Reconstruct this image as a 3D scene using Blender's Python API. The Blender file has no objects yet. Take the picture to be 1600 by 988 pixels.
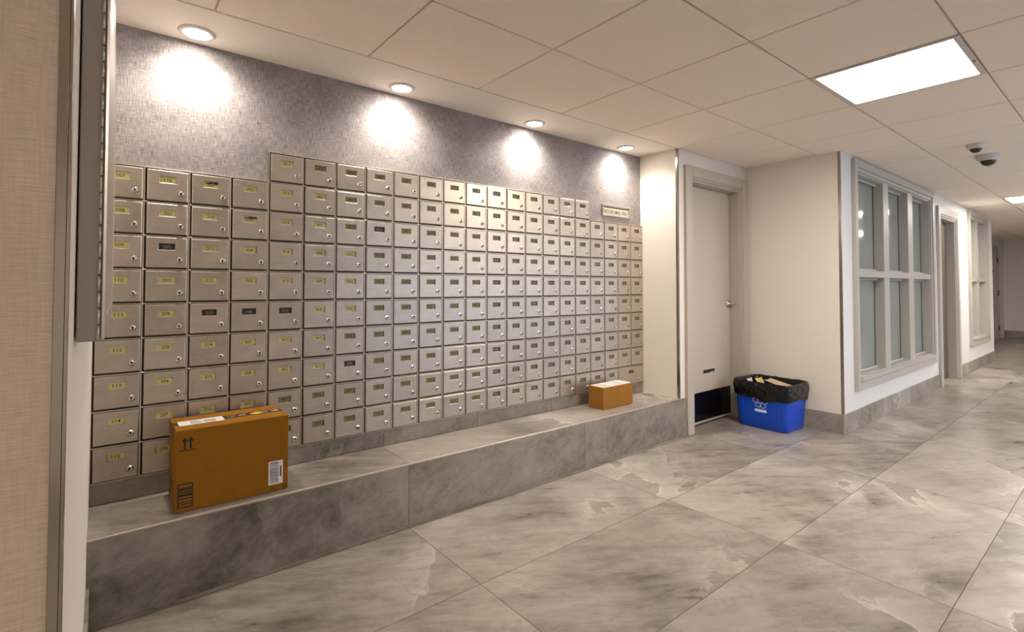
import bpy, bmesh, math, random
from mathutils import Vector, Matrix, noise as mnoise
random.seed(7)
SC = bpy.context.scene
COL = SC.collection
PI = math.pi

# ------------------------------------------------------------------ camera, world, exposure
cam = bpy.data.cameras.new('camera')
cam.sensor_width = 36.0
cam.lens = 793.95 / 1600 * 36
cam.shift_y = -65.05 / 1600
cam.clip_start = 0.02
co = bpy.data.objects.new('camera', cam)
COL.objects.link(co)
co.location = (0.4048, -2.6764, 1.18995)
co.rotation_euler = (PI / 2 + 0.0248, 0, -0.6768)
SC.camera = co
SC.view_settings.view_transform = 'Standard'
SC.view_settings.look = 'None'
SC.view_settings.gamma = 1.0
SC.view_settings.use_curve_mapping = False
SC.view_settings.exposure = 1.35
W = bpy.data.worlds.new('sky')
SC.world = W
W.use_nodes = True
W.node_tree.nodes['Background'].inputs[0].default_value = (0.55, 0.72, 1.0, 1)
W.node_tree.nodes['Background'].inputs[1].default_value = 0.9

# light strengths (tuned here)
PANEL_E = 17.0         # emission of the ceiling panel diffusers
PANEL_COL = (1.0, 0.905, 0.80)
DOWN_W = 15.0          # recessed downlights
DOWN_COL = (1.0, 0.91, 0.80)
DOWN_DISC = 30.0

# ------------------------------------------------------------------ measures
ZC = 2.3026           # ceiling
YB = -0.34927         # front of the ledge, plane of the door wall
YC = -1.1331          # corridor wall
XI = 5.0835           # return wall
XL = 0.372            # left side of the recess
XR = 3.972            # right side of the recess
YF = -1.93            # face of the foreground wall
ZL = 0.303            # top of the ledge
MX0, PX = 0.3725, 0.16366
MZ0, PZ = 0.3909, 0.14607
GX, GY, TX, TY = 2.6768, -0.9617, 0.6462, 0.6128

# ------------------------------------------------------------------ node helpers
class NT:
    def __init__(s, name):
        s.m = bpy.data.materials.new(name)
        s.m.use_nodes = True
        s.t = s.m.node_tree
        s.b = s.t.nodes['Principled BSDF']
    def n(s, typ, **kw):
        x = s.t.nodes.new(typ)
        for k, v in kw.items():
            setattr(x, k, v)
        return x
    def l(s, a, b):
        s.t.links.new(a, b)
    def setin(s, sock, v):
        if hasattr(v, 'is_output') or isinstance(v, bpy.types.NodeSocket):
            s.l(v, sock)
        else:
            sock.default_value = v
    def math(s, op, a, b=None, c=None, clamp=False):
        x = s.n('ShaderNodeMath', operation=op, use_clamp=clamp)
        s.setin(x.inputs[0], a)
        if b is not None: s.setin(x.inputs[1], b)
        if c is not None: s.setin(x.inputs[2], c)
        return x.outputs[0]
    def vmath(s, op, a, b=None, scale=None):
        x = s.n('ShaderNodeVectorMath', operation=op)
        s.setin(x.inputs[0], a)
        if b is not None: s.setin(x.inputs[1], b)
        if scale is not None: s.setin(x.inputs['Scale'], scale)
        return x.outputs[0]
    def noise(s, vec, scale, detail=4, rough=0.5, dist=0.0, out='Fac'):
        x = s.n('ShaderNodeTexNoise')
        if vec is not None: s.l(vec, x.inputs['Vector'])
        x.inputs['Scale'].default_value = scale
        x.inputs['Detail'].default_value = detail
        x.inputs['Roughness'].default_value = rough
        x.inputs['Distortion'].default_value = dist
        return x.outputs[out]
    def map(s, vec, scale=(1, 1, 1), rot=(0, 0, 0), loc=(0, 0, 0)):
        x = s.n('ShaderNodeMapping')
        s.l(vec, x.inputs['Vector'])
        x.inputs['Scale'].default_value = scale
        x.inputs['Rotation'].default_value = rot
        x.inputs['Location'].default_value = loc
        return x.outputs[0]
    def tmap(s, vec, ang, size):
        x = s.n('ShaderNodeMapping', vector_type='TEXTURE')
        s.l(vec, x.inputs['Vector'])
        x.inputs['Scale'].default_value = size
        x.inputs['Rotation'].default_value = (0, 0, ang)
        return x.outputs[0]
    def ramp(s, fac, stops):
        x = s.n('ShaderNodeValToRGB')
        s.l(fac, x.inputs[0])
        e = x.color_ramp.elements
        while len(e) < len(stops): e.new(0.5)
        for el, (p, c) in zip(e, stops):
            el.position = p
            el.color = (c[0], c[1], c[2], 1) if isinstance(c, (tuple, list)) else (c, c, c, 1)
        return x.outputs[0]
    def mix(s, fac, a, b, blend='MIX'):
        x = s.n('ShaderNodeMix', data_type='RGBA', blend_type=blend)
        s.setin(x.inputs[0], fac)
        s.setin(x.inputs[6], a if isinstance(a, bpy.types.NodeSocket) else (*a, 1))
        s.setin(x.inputs[7], b if isinstance(b, bpy.types.NodeSocket) else (*b, 1))
        return x.outputs[2]
    def bump(s, h, strength, dist=0.002):
        x = s.n('ShaderNodeBump')
        x.inputs['Strength'].default_value = strength
        x.inputs['Distance'].default_value = dist
        s.l(h, x.inputs['Height'])
        s.l(x.outputs[0], s.b.inputs['Normal'])
    def pos(s):
        return s.n('ShaderNodeNewGeometry').outputs['Position']
    def obj(s):
        return s.n('ShaderNodeTexCoord').outputs['Object']
    def base(s, c): s.setin(s.b.inputs['Base Color'], c if isinstance(c, bpy.types.NodeSocket) else (*c, 1))
    def p(s, **kw):
        names = dict(rough='Roughness', metal='Metallic', spec='Specular IOR Level', trans='Transmission Weight', ior='IOR',
                     coat='Coat Weight', emis='Emission Strength', alpha='Alpha')
        for k, v in kw.items(): s.setin(s.b.inputs[names[k]], v)
        return s

def plain(name, col, rough=0.5, metal=0.0, var=0.06, scale=30.0, bump=0.0, spec=0.5):
    t = NT(name)
    f = t.noise(t.obj(), scale, 4)
    c0 = tuple(min(1, x * (1 - var)) for x in col)
    c1 = tuple(min(1, x * (1 + var)) for x in col)
    t.base(t.ramp(f, [(0.3, c0), (0.7, c1)]))
    t.p(rough=rough, metal=metal, spec=spec)
    if bump: t.bump(f, bump)
    return t.m

def emit(name, col, strength):
    t = NT(name)
    t.base((0.8, 0.8, 0.8))
    t.b.inputs['Emission Color'].default_value = (*col, 1)
    t.b.inputs['Emission Strength'].default_value = strength
    return t.m

def marble(name, axes='xy', size=(1.2775, 0.6095), origin=(1.6, -0.3795), grout=0.0028, rough=0.3, seed=0.0, ang=-0.55, vein=0.85, dark=1.0, s1=(0.55, 0.16, 1), s2=(0.2, 0.045, 1)):
    t = NT(name)
    sep = t.n('ShaderNodeSeparateXYZ')
    t.l(t.pos(), sep.inputs[0])
    ax = dict(x=0, y=1, z=2)
    uv = [sep.outputs[ax[a]] for a in axes]
    cells, edges = [], []
    for u, s_, o in zip(uv, size, origin):
        q = t.math('DIVIDE', t.math('SUBTRACT', u, o), s_)
        fl = t.math('FLOOR', q)
        fr = t.math('SUBTRACT', q, fl)
        d = t.math('MULTIPLY', t.math('MINIMUM', fr, t.math('SUBTRACT', 1.0, fr)), s_)
        cells.append(fl); edges.append(d)
    cv = t.n('ShaderNodeCombineXYZ')
    t.l(cells[0], cv.inputs[0]); t.l(cells[1], cv.inputs[1]); cv.inputs[2].default_value = seed
    wn = t.n('ShaderNodeTexWhiteNoise', noise_dimensions='3D')
    t.l(cv.outputs[0], wn.inputs['Vector'])
    pv = t.n('ShaderNodeCombineXYZ')
    t.l(uv[0], pv.inputs[0]); t.l(uv[1], pv.inputs[1])
    P = t.vmath('ADD', pv.outputs[0], t.vmath('SCALE', wn.outputs['Color'], scale=25.0))
    big = t.noise(P, 1.5, 6, 0.6, 0.5)
    st = t.noise(t.tmap(P, ang, s1), 1.6, 10, 0.68, 0.3)
    fine = t.noise(t.tmap(P, ang, s2), 1.5, 7, 0.7, 0.4)
    f = t.math('ADD', t.math('MULTIPLY', big, 0.42), t.math('ADD', t.math('MULTIPLY', st, 0.40), t.math('MULTIPLY', fine, 0.20)))
    base = t.ramp(f, [(0.38, (0.105, 0.090, 0.075)), (0.45, (0.20, 0.176, 0.150)), (0.52, (0.30, 0.268, 0.232)), (0.64, (0.40, 0.362, 0.316))])
    vn = t.noise(t.tmap(P, ang + 1.1, (1.3, 0.8, 1)), 0.95, 9, 0.56, 0.35)
    fr = t.math('FRACT', t.math('MULTIPLY', vn, 4.2))
    band = t.ramp(fr, [(0.0, 0.0), (0.02, 1.0), (0.06, 0.55), (0.25, 0.32), (0.5, 0.0)])
    patch = t.ramp(t.noise(P, 1.1, 3), [(0.44, 0.0), (0.60, 1.0)])
    c = t.mix(t.math('MULTIPLY', t.math('MULTIPLY', band, patch), vein), base, (0.62, 0.575, 0.515))
    dv = t.ramp(t.math('ABSOLUTE', t.math('SUBTRACT', t.noise(t.tmap(P, ang, (0.5, 0.25, 1)), 1.2, 9, 0.65, 0.6), 0.47)), [(0.0, 0.42), (0.014, 0.0)])
    c = t.mix(dv, c, (0.16, 0.14, 0.115))
    tone = t.ramp(wn.outputs['Value'], [(0.0, 0.92 * dark), (1.0, 1.05 * dark)])
    c = t.mix(1.0, c, tone, 'MULTIPLY')
    g = t.math('LESS_THAN', t.math('MINIMUM', edges[0], edges[1]), grout / 2)
    c = t.mix(g, c, (0.07, 0.058, 0.045))
    t.base(c)
    t.l(t.math('ADD', t.math('MULTIPLY', g, 0.4), t.math('ADD', rough - 0.08, t.math('MULTIPLY', st, 0.16))), t.b.inputs['Roughness'])
    t.p(spec=0.42)
    t.bump(t.math('ADD', t.math('MULTIPLY', st, 0.6), t.math('MULTIPLY', g, -2.0)), 0.12, 0.002)
    return t.m

def textile(name, c0, c1, sx, sz, axes='xz', rough=0.85, bump=0.3, cx=0.5):
    """woven wall covering: threads along both axes"""
    t = NT(name)
    sep = t.n('ShaderNodeSeparateXYZ'); t.l(t.pos(), sep.inputs[0])
    ax = dict(x=0, y=1, z=2)
    cv = t.n('ShaderNodeCombineXYZ')
    t.l(sep.outputs[ax[axes[0]]], cv.inputs[0]); t.l(sep.outputs[ax[axes[1]]], cv.inputs[1])
    h = t.noise(t.map(cv.outputs[0], (sx * 0.06, sx, 1)), 1.0, 5, 0.6)
    v = t.noise(t.map(cv.outputs[0], (sz, sz * 0.05, 1)), 1.0, 5, 0.6)
    big = t.noise(cv.outputs[0], 5.0, 4)
    f = t.math('ADD', t.math('MULTIPLY', h, 1 - cx), t.math('MULTIPLY', v, cx))
    f = t.math('ADD', t.math('MULTIPLY', f, 0.85), t.math('MULTIPLY', big, 0.15))
    t.base(t.ramp(f, [(0.40, c0), (0.60, c1)]))
    t.p(rough=rough, spec=0.25)
    t.bump(f, bump, 0.0012)
    return t.m

def steel(name, col, rough, streak=(3, 160), metal=0.9, blotch=0.10):
    t = NT(name)
    oi = t.n('ShaderNodeObjectInfo')
    P = t.vmath('ADD', t.obj(), t.vmath('SCALE', t.n('ShaderNodeCombineXYZ').outputs[0], scale=1.0))
    off = t.n('ShaderNodeCombineXYZ')
    t.l(oi.outputs['Random'], off.inputs[0]); t.l(oi.outputs['Random'], off.inputs[2])
    P = t.vmath('ADD', P, t.vmath('SCALE', off.outputs[0], scale=37.0))
    s = t.noise(t.map(P, (streak[0], 1, streak[1])), 1.0, 4, 0.6)
    b = t.noise(P, 14.0, 5, 0.6, 0.8)
    f = t.math('ADD', t.math('MULTIPLY', s, 0.45), t.math('MULTIPLY', b, 0.55))
    c0 = tuple(x * (1 - blotch) for x in col); c1 = tuple(min(1, x * (1 + blotch)) for x in col)
    c = t.ramp(f, [(0.35, c0), (0.65, c1)])
    tone = t.ramp(oi.outputs['Random'], [(0.0, 0.90), (1.0, 1.06)])
    t.base(t.mix(1.0, c, tone, 'MULTIPLY'))
    t.l(t.math('ADD', rough - 0.06, t.math('MULTIPLY', b, 0.14)), t.b.inputs['Roughness'])
    t.p(metal=metal)
    t.bump(s, 0.05, 0.0006)
    return t.m

M = {}
M['floor'] = marble('marble_floor_tile', 'xy')
M['ledge_top'] = marble('marble_ledge_top', 'xy', (1.2775, 0.6), (1.62, -0.6), rough=0.33, seed=3.0)
M['ledge_front'] = marble('marble_ledge_front', 'xz', (1.2775, 1.0), (1.613, -0.4), rough=0.36, seed=5.0, ang=0.4, vein=0.16, dark=0.95, s1=(0.34, 0.26, 1), s2=(0.075, 0.055, 1))
M['splash'] = marble('marble_backsplash', 'xz', (0.639, 1.0), (1.638, -0.3), rough=0.36, seed=8.0, ang=0.4, vein=0.3, dark=0.93, s1=(0.34, 0.26, 1), s2=(0.075, 0.055, 1))
M['base_x'] = marble('marble_base_along', 'xz', (0.61, 1.0), (5.09, -0.5), rough=0.36, seed=11.0)
M['base_y'] = marble('marble_base_across', 'yz', (0.61, 1.0), (-1.2, -0.5), rough=0.36, seed=13.0)
M['paint'] = plain('cream_wall_vinyl', (0.80, 0.745, 0.68), 0.6, var=0.025, scale=160, bump=0.08)
M['paint_cool'] = plain('white_wall_vinyl', (0.73, 0.715, 0.70), 0.6, var=0.025, scale=160, bump=0.08)
M['soffit'] = plain('soffit_paint', (0.84, 0.77, 0.69), 0.8, var=0.015)
M['tile'] = plain('ceiling_tile', (0.92, 0.81, 0.705), 0.9, var=0.05, scale=220, bump=0.25)
M['textile'] = textile('grey_blue_woven_covering', (0.13, 0.118, 0.127), (0.48, 0.43, 0.42), 430, 480, cx=0.55, bump=0.35)
M['beige'] = textile('beige_woven_covering', (0.455, 0.36, 0.27), (0.595, 0.475, 0.365), 620, 420, cx=0.33, bump=0.3)
M['trimpaint'] = plain('taupe_trim_paint', (0.50, 0.445, 0.38), 0.42, var=0.02)
M['doorpaint'] = plain('taupe_door_paint', (0.52, 0.46, 0.395), 0.45, var=0.02)
M['winpaint'] = plain('greige_window_paint', (0.47, 0.44, 0.395), 0.42, var=0.02)
M['dark_door'] = plain('brown_door', (0.115, 0.085, 0.062), 0.5, var=0.1)
M['steel'] = steel('brushed_mailbox_steel', (0.52, 0.45, 0.375), 0.34, metal=0.72)
M['steel_frame'] = steel('mailbox_frame_steel', (0.56, 0.49, 0.415), 0.34, metal=0.72)
M['recess'] = plain('mailbox_gap_shade', (0.035, 0.025, 0.017), 0.7)  # plate behind the doors, shade of the gaps painted into its colour
M['chrome'] = steel('polished_chrome', (0.44, 0.40, 0.35), 0.16, metal=1.0, blotch=0.02)
M['satin'] = steel('satin_edge_trim', (0.62, 0.56, 0.49), 0.32, metal=0.8, blotch=0.03)
M['lock'] = steel('lock_metal', (0.66, 0.62, 0.56), 0.22, metal=1.0, blotch=0.04)
M['black'] = plain('black_slot', (0.012, 0.010, 0.009), 0.5)
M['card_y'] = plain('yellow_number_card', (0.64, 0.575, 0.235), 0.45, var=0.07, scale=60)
M['card_shade'] = plain('shaded_number_card', (0.235, 0.205, 0.070), 0.4, var=0.08, scale=60)  # the yellow card again, mid-wall shade put into its colour
M['card_deep_shade'] = plain('deep_shaded_number_card', (0.115, 0.098, 0.050), 0.4, var=0.08, scale=60)  # yellow card darkened further, shade of the right-hand columns painted in
M['card_k'] = plain('dark_empty_window', (0.035, 0.026, 0.016), 0.35, var=0.2, scale=60)
M['ink'] = plain('number_ink', (0.06, 0.045, 0.015), 0.6)
M['ink_l'] = plain('pale_number_ink', (0.30, 0.255, 0.15), 0.6)
M['ink_g'] = plain('black_print', (0.018, 0.013, 0.014), 0.6)
M['cabinet'] = plain('grey_cabinet_enamel', (0.40, 0.35, 0.305), 0.42, metal=0.15, var=0.03, scale=12)
M['kick'] = plain('dark_mirror_kick_plate', (0.035, 0.028, 0.03), 0.10, metal=0.85, var=0.1, scale=5)
M['card_brown'] = plain('kraft_cardboard', (0.265, 0.11, 0.005), 0.8, var=0.05, scale=45, spec=0.2)
M['card_brown2'] = plain('kraft_cardboard_pale', (0.33, 0.145, 0.026), 0.8, var=0.05, scale=45, spec=0.2)
M['paper'] = plain('white_label_paper', (0.78, 0.75, 0.72), 0.5, var=0.03)
M['tape'] = plain('black_printed_tape', (0.035, 0.02, 0.022), 0.3)
M['tape_k'] = plain('brown_gum_tape', (0.36, 0.185, 0.062), 0.35, var=0.03)
M['yellow'] = plain('yellow_print', (0.85, 0.52, 0.05), 0.5)
M['blue'] = plain('blue_bin_plastic', (0.003, 0.066, 0.55), 0.35, var=0.04, scale=8)
M['white'] = plain('white_print', (0.72, 0.78, 0.88), 0.5)
M['camwhite'] = plain('white_camera_plastic', (0.62, 0.58, 0.53), 0.4, var=0.01)
M['hinge'] = plain('bronze_hinge', (0.10, 0.075, 0.055), 0.4, metal=0.5)
M['kraft_flyer'] = plain('tan_card_paper', (0.60, 0.44, 0.31), 0.6)
M['flyer'] = plain('yellow_flyer_paper', (0.70, 0.58, 0.20), 0.5, var=0.2, scale=25)
M['sign_plate'] = plain('cream_name_plate', (0.58, 0.52, 0.42), 0.35, var=0.02)
M['red'] = plain('red_sticker', (0.22, 0.03, 0.025), 0.5)
M['sash'] = plain('dark_pane_gasket', (0.05, 0.045, 0.04), 0.5)
M['panel'] = emit('panel_diffuser', PANEL_COL, PANEL_E)
M['disc'] = emit('downlight_lens', (1.0, 0.93, 0.82), DOWN_DISC)
def _glass(name, col, rough, trans, ior=1.45):
    t = NT(name)
    f = t.noise(t.pos(), 3.0, 3)
    t.base(t.ramp(f, [(0.3, tuple(x * 0.95 for x in col)), (0.7, col)]))
    t.p(rough=rough, trans=trans, ior=ior)
    return t.m
M['frost'] = _glass('frosted_green_glass', (0.285, 0.315, 0.285), 0.09, 0.0)
M['clear'] = _glass('clear_glass', (0.95, 0.97, 0.96), 0.0, 1.0)
M['dome'] = plain('smoked_camera_dome', (0.03, 0.022, 0.018), 0.08)
def _bag():
    t = NT('black_bag_film')
    f = t.noise(t.map(t.obj(), (10, 10, 30)), 1.3, 5, 0.55, 2.0)
    t.base((0.006, 0.0055, 0.005))
    t.p(rough=0.09, spec=0.4)
    t.bump(f, 0.3, 0.008)
    return t.m
M['bag'] = _bag()

# ------------------------------------------------------------------ mesh helpers
class MB:
    """collects shapes into one mesh"""
    def __init__(s):
        s.bm = bmesh.new(); s.mats = []
    def mi(s, m):
        m = M[m] if isinstance(m, str) else m
        if m not in s.mats: s.mats.append(m)
        return s.mats.index(m)
    def face(s, pts, m, smooth=False):
        i = s.mi(m)
        f = s.bm.faces.new([s.bm.verts.new(p) for p in pts])
        f.material_index = i; f.smooth = smooth
        return f
    def box(s, a, b, m, bev=0.0, seg=1, mx=None):
        i = s.mi(m)
        x0, x1 = sorted((a[0], b[0])); y0, y1 = sorted((a[1], b[1])); z0, z1 = sorted((a[2], b[2]))
        r = bmesh.ops.create_cube(s.bm, size=1.0)
        vs = r['verts']
        for v in vs:
            v.co = Vector((x0 + (v.co.x + .5) * (x1 - x0), y0 + (v.co.y + .5) * (y1 - y0), z0 + (v.co.z + .5) * (z1 - z0)))
        fs = {f for v in vs for f in v.link_faces}
        for f in fs: f.material_index = i
        if bev:
            es = list({e for v in vs for e in v.link_edges})
            r = bmesh.ops.bevel(s.bm, geom=es, offset=bev, segments=seg, affect='EDGES', profile=0.5, clamp_overlap=True)
            for f in r['faces']: f.material_index = i
            vs = list({v for f in r['faces'] for v in f.verts} | {v for v in vs if v.is_valid})
        if mx is not None:
            for v in vs: v.co = mx @ v.co
        return s
    def loft(s, rings, m, cap0=True, cap1=True, closed=True, smooth=True):
        i = s.mi(m)
        R = [[s.bm.verts.new(p) for p in r] for r in rings]
        n = len(R[0])
        for a, b in zip(R, R[1:]):
            for k in range(n if closed else n - 1):
                j = (k + 1) % n
                f = s.bm.faces.new((a[k], a[j], b[j], b[k])); f.material_index = i; f.smooth = smooth
        if cap0:
            f = s.bm.faces.new(list(reversed(R[0]))); f.material_index = i
        if cap1:
            f = s.bm.faces.new(R[-1]); f.material_index = i
        return s
    def lathe(s, prof, c, axis, m, n=24, cap0=True, cap1=True, smooth=True):
        """prof: (radius, height along axis)"""
        ax = Vector(axis).normalized()
        u = ax.orthogonal().normalized(); v = ax.cross(u)
        c = Vector(c)
        rings = [[c + ax * h + (u * math.cos(2 * PI * k / n) + v * math.sin(2 * PI * k / n)) * r for k in range(n)] for r, h in prof]
        return s.loft(rings, m, cap0, cap1, True, smooth)
    def tube(s, pts, r, m, n=8):
        pts = [Vector(p) for p in pts]
        rings = []
        for k, p in enumerate(pts):
            d = (pts[min(k + 1, len(pts) - 1)] - pts[max(k - 1, 0)]).normalized()
            u = d.cross(Vector((0.31, 0.23, 0.92))).normalized(); v = d.cross(u)
            rings.append([p + (u * math.cos(2 * PI * q / n) + v * math.sin(2 * PI * q / n)) * r for q in range(n)])
        return s.loft(rings, m)
    def text(s, body, origin, u, v, size, m, width=None, align='c'):
        """flat lettering; u = reading direction, v = up"""
        verts, tris, adv = text_mesh(body)
        u = Vector(u); v = Vector(v); o = Vector(origin)
        xs = [p[0] for p in verts]; ys = [p[1] for p in verts]
        w = max(xs) - min(xs); h = max(ys) - min(ys)
        k = size / h; kx = k if width is None else width / w
        cx = (max(xs) + min(xs)) / 2; cy = (max(ys) + min(ys)) / 2
        i = s.mi(m)
        vv = [s.bm.verts.new(o + u * (p[0] - cx) * kx + v * (p[1] - cy) * k) for p in verts]
        for t in tris:
            try:
                f = s.bm.faces.new([vv[q] for q in t]); f.material_index = i
            except ValueError: pass
        return s
    def mesh(s, name, recalc=True):
        if recalc: bmesh.ops.recalc_face_normals(s.bm, faces=s.bm.faces)
        me = bpy.data.meshes.new(name)
        s.bm.to_mesh(me); s.bm.free()
        for m in s.mats: me.materials.append(m)
        return me
    def build(s, name, parent=None, loc=(0, 0, 0), rot=(0, 0, 0), recalc=True):
        o = bpy.data.objects.new(name, s.mesh(name, recalc))
        COL.objects.link(o)
        o.location = loc; o.rotation_euler = rot
        if parent is not None: o.parent = parent
        return o

_txt = {}
def text_mesh(body):
    if body not in _txt:
        c = bpy.data.curves.new('lettering', 'FONT')
        c.body = body; c.size = 1.0; c.resolution_u = 2; c.offset = .012
        o = bpy.data.objects.new('lettering', c)
        COL.objects.link(o)
        bpy.context.view_layer.update()
        me = o.evaluated_get(bpy.context.evaluated_depsgraph_get()).to_mesh()
        _txt[body] = ([tuple(v.co) for v in me.vertices], [tuple(p.vertices) for p in me.polygons], 0)
        o.evaluated_get(bpy.context.evaluated_depsgraph_get()).to_mesh_clear()
        bpy.data.objects.remove(o); bpy.data.curves.remove(c)
    return _txt[body]

def tag(o, label, cat=None, group=None, kind=None):
    o['label'] = label
    if cat: o['category'] = cat
    if group: o['group'] = group
    if kind: o['kind'] = kind
    return o
def thing(name, label, cat, loc=(0, 0, 0), rotz=0.0, group=None, kind=None):
    o = bpy.data.objects.new(name, None)
    COL.objects.link(o)
    o.empty_display_size = 0.1
    o.location = loc; o.rotation_euler = (0, 0, rotz)
    return tag(o, label, cat, group, kind)
def struct(name, mb, label=None):
    o = mb.build(name)
    o['kind'] = 'structure'
    if label: o['label'] = label
    return o

# ------------------------------------------------------------------ room shell
FX0, FX1, FY0, FY1 = -4.0, 17.3, -5.3, 0.35
XE = 11.65           # where the corridor wall ends
YD = -0.56           # wall beyond it
struct('floor', MB().box((FX0, FY0, -0.12), (FX1 + .2, FY1, 0), 'floor'), 'large grey veined marble floor tiles')

# ceiling: tegular tiles with open reveals, smooth soffit above the ledge
b = MB()
b.box((FX0, FY0, ZC + 0.012), (FX1 + .2, FY1, ZC + 0.12), 'tile')
i0 = int((FX0 - GX) // TX); i1 = int((FX1 - GX) // TX) + 1
PANELS = [(1, 1), (10, 1), (5, 4), (10, 4), (15, 3), (5, 6), (-6, 4)]  # leftmost and farthest panels are added fill light, out of view
rv = 0.0045
for i in range(i0, i1 + 1):
    for j in range(-2, 8):
        if (i, j) in PANELS: continue
        x0, x1 = GX + i * TX, GX + (i + 1) * TX
        y1, y0 = GY - j * TY, GY - (j + 1) * TY
        if j == -1: y1 = YB
        if j == -2:
            if x0 < XE: continue
            y0, y1 = YB, FY1
        if y0 < FY0: y0 = FY0
        if y1 <= y0: continue
        b.box((x0 + rv, y0 + rv, ZC), (x1 - rv, y1 - rv, ZC + 0.0119), 'tile', bev=0.0025)
b.box((XL - 0.1, YB + 0.004, ZC - 0.0005), (XR + 0.02, FY1, ZC + 0.0119), 'soffit')
struct('ceiling', b, 'beige acoustic tile ceiling with a smooth soffit over the mailboxes')

struct('wall_back', MB().box((XL - .05, 0.012, 0), (XR + .05, 0.2, ZC + .05), 'textile'), 'grey-blue woven wall covering above and behind the mailboxes')

# foreground wall block: woven beige face, cream side in the recess
b = MB()
b.box((FX0, YF, 0), (XL, 0.2, ZC + .05), 'paint')
b.box((FX0, YF - 0.0015, 0), (XL - 0.0005, YF, ZC + .05), 'beige')
struct('wall_left', b, 'beige woven wall end with a cream side facing the mailboxes')

DX0, DX1, DZ = 4.172, 4.952, 2.072
b = MB()
b.box((XR, YB, ZL - .009), (DX0, 0.2, ZC + .05), 'paint'); b.box((XR, YB + .0125, 0), (DX0, 0.2, ZL - .009), 'paint'); b.box((DX0 - .117, YB, 0), (DX0, YB + .0125, ZL - .009), 'paint')
b.box((DX1, YB, 0), (XI + .15, 0.2, ZC + .05), 'paint')
b.box((DX0, YB, DZ), (DX1, 0.2, ZC + .05), 'paint')
struct('wall_right', b, 'cream wall around the door beside the mailboxes')

struct('wall_return', MB().box((XI, YC, 0), (XI + 0.15, YB, ZC + .05), 'paint'), 'cream return wall behind the blue bin')

def wall_with_holes(name, x0, x1, ya, yb, holes, m, label):
    b = MB()
    x = x0
    for hx0, hx1, hz0, hz1 in sorted(holes):
        b.box((x, ya, 0), (hx0, yb, ZC + .05), m)
        if hz0 > 0: b.box((hx0, ya, 0), (hx1, yb, hz0), m)
        b.box((hx0, ya, hz1), (hx1, yb, ZC + .05), m)
        x = hx1
    b.box((x, ya, 0), (x1, yb, ZC + .05), m)
    return struct(name, b, label)
W1 = (5.435, 7.815, 0.415, 2.185)
D2 = (8.235, 9.055, 0.0, 2.045)
W2 = (9.92, 11.06, 0.46, 2.165)
wall_with_holes('wall_corridor', XI + 0.0005, XE, YC - 0.0004, -0.90, [W1, D2, W2], 'paint_cool', 'white corridor wall with windows and a doorway')
struct('wall_corridor_end', MB().box((XE - .15, -0.90, 0), (XE, YD, ZC + .05), 'paint_cool'), 'short end of the corridor wall')
D3 = (15.5, 16.42, 0.0, 2.06)
wall_with_holes('wall_corridor_far', XE, FX1, YD, YD + .2, [D3], 'paint_cool', 'far stretch of corridor wall with a door')
struct('wall_far', MB().box((FX1 - .12, FY0, 0), (FX1 + .2, YD + .2, ZC + .05), 'paint'), 'grey-beige wall closing the far end of the corridor')
struct('wall_near', MB().box((FX0 - .2, FY0, 0), (FX0, YF, ZC + .05), 'paint'))
WF = (3.6, 9.6, 0.15, 2.15)
wall_with_holes('wall_front', FX0 - .2, FX1 + .2, FY0 - .2, FY0, [WF], 'paint_cool', 'wall opposite the mailboxes')
b = MB()
for k in range(7):
    x = WF[0] + (WF[1] - WF[0]) * k / 6
    b.box((x - .03, FY0 - .12, WF[2]), (x + .03, FY0 - .04, WF[3]), 'winpaint')
b.box((WF[0], FY0 - .12, WF[2]), (WF[1], FY0 - .04, WF[2] + .05), 'winpaint')
b.box((WF[0], FY0 - .12, WF[3] - .05), (WF[1], FY0 - .04, WF[3]), 'winpaint')
struct('window_3', b, 'glazed entrance front opposite the mailboxes')
pl = bpy.data.lights.new('daylight_portal', 'AREA')
pl.shape = 'RECTANGLE'; pl.size = WF[1] - WF[0]; pl.size_y = WF[3] - WF[2]
po = bpy.data.objects.new('daylight_portal', pl); COL.objects.link(po)
po.location = ((WF[0] + WF[1]) / 2, FY0 - .15, (WF[2] + WF[3]) / 2); po.rotation_euler = (PI / 2, 0, 0)
pl.cycles.is_portal = True

# skirting tiles
HB = 0.158
struct('baseboard_back', MB().box((XL, 0.0015, ZL), (XR, 0.012, MZ0 - .002), 'splash', bev=.001))
struct('baseboard_left', MB().box((XL, YF + .02, 0), (XL + .010, YB - .001, .145), 'base_y', bev=.0015))
struct('baseboard_return', MB().box((XI - .010, YC, 0), (XI, YB - .03, HB), 'base_y', bev=.0015))
b = MB()
b.box((XI - .010, YC - .011, 0), (8.118, YC - .0004, HB), 'base_x', bev=.0015)
b.box((9.172, YC - .011, 0), (XE, YC - .0004, HB), 'base_x', bev=.0015)
struct('baseboard_corridor', b)
struct('baseboard_corridor_far', MB().box((XE, YD - .011, 0), (D3[0] - .08, YD, HB), 'base_x'))
struct('baseboard_far', MB().box((FX1 - .132, FY0, 0), (FX1 - .12, YD, HB), 'base_y'))

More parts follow.
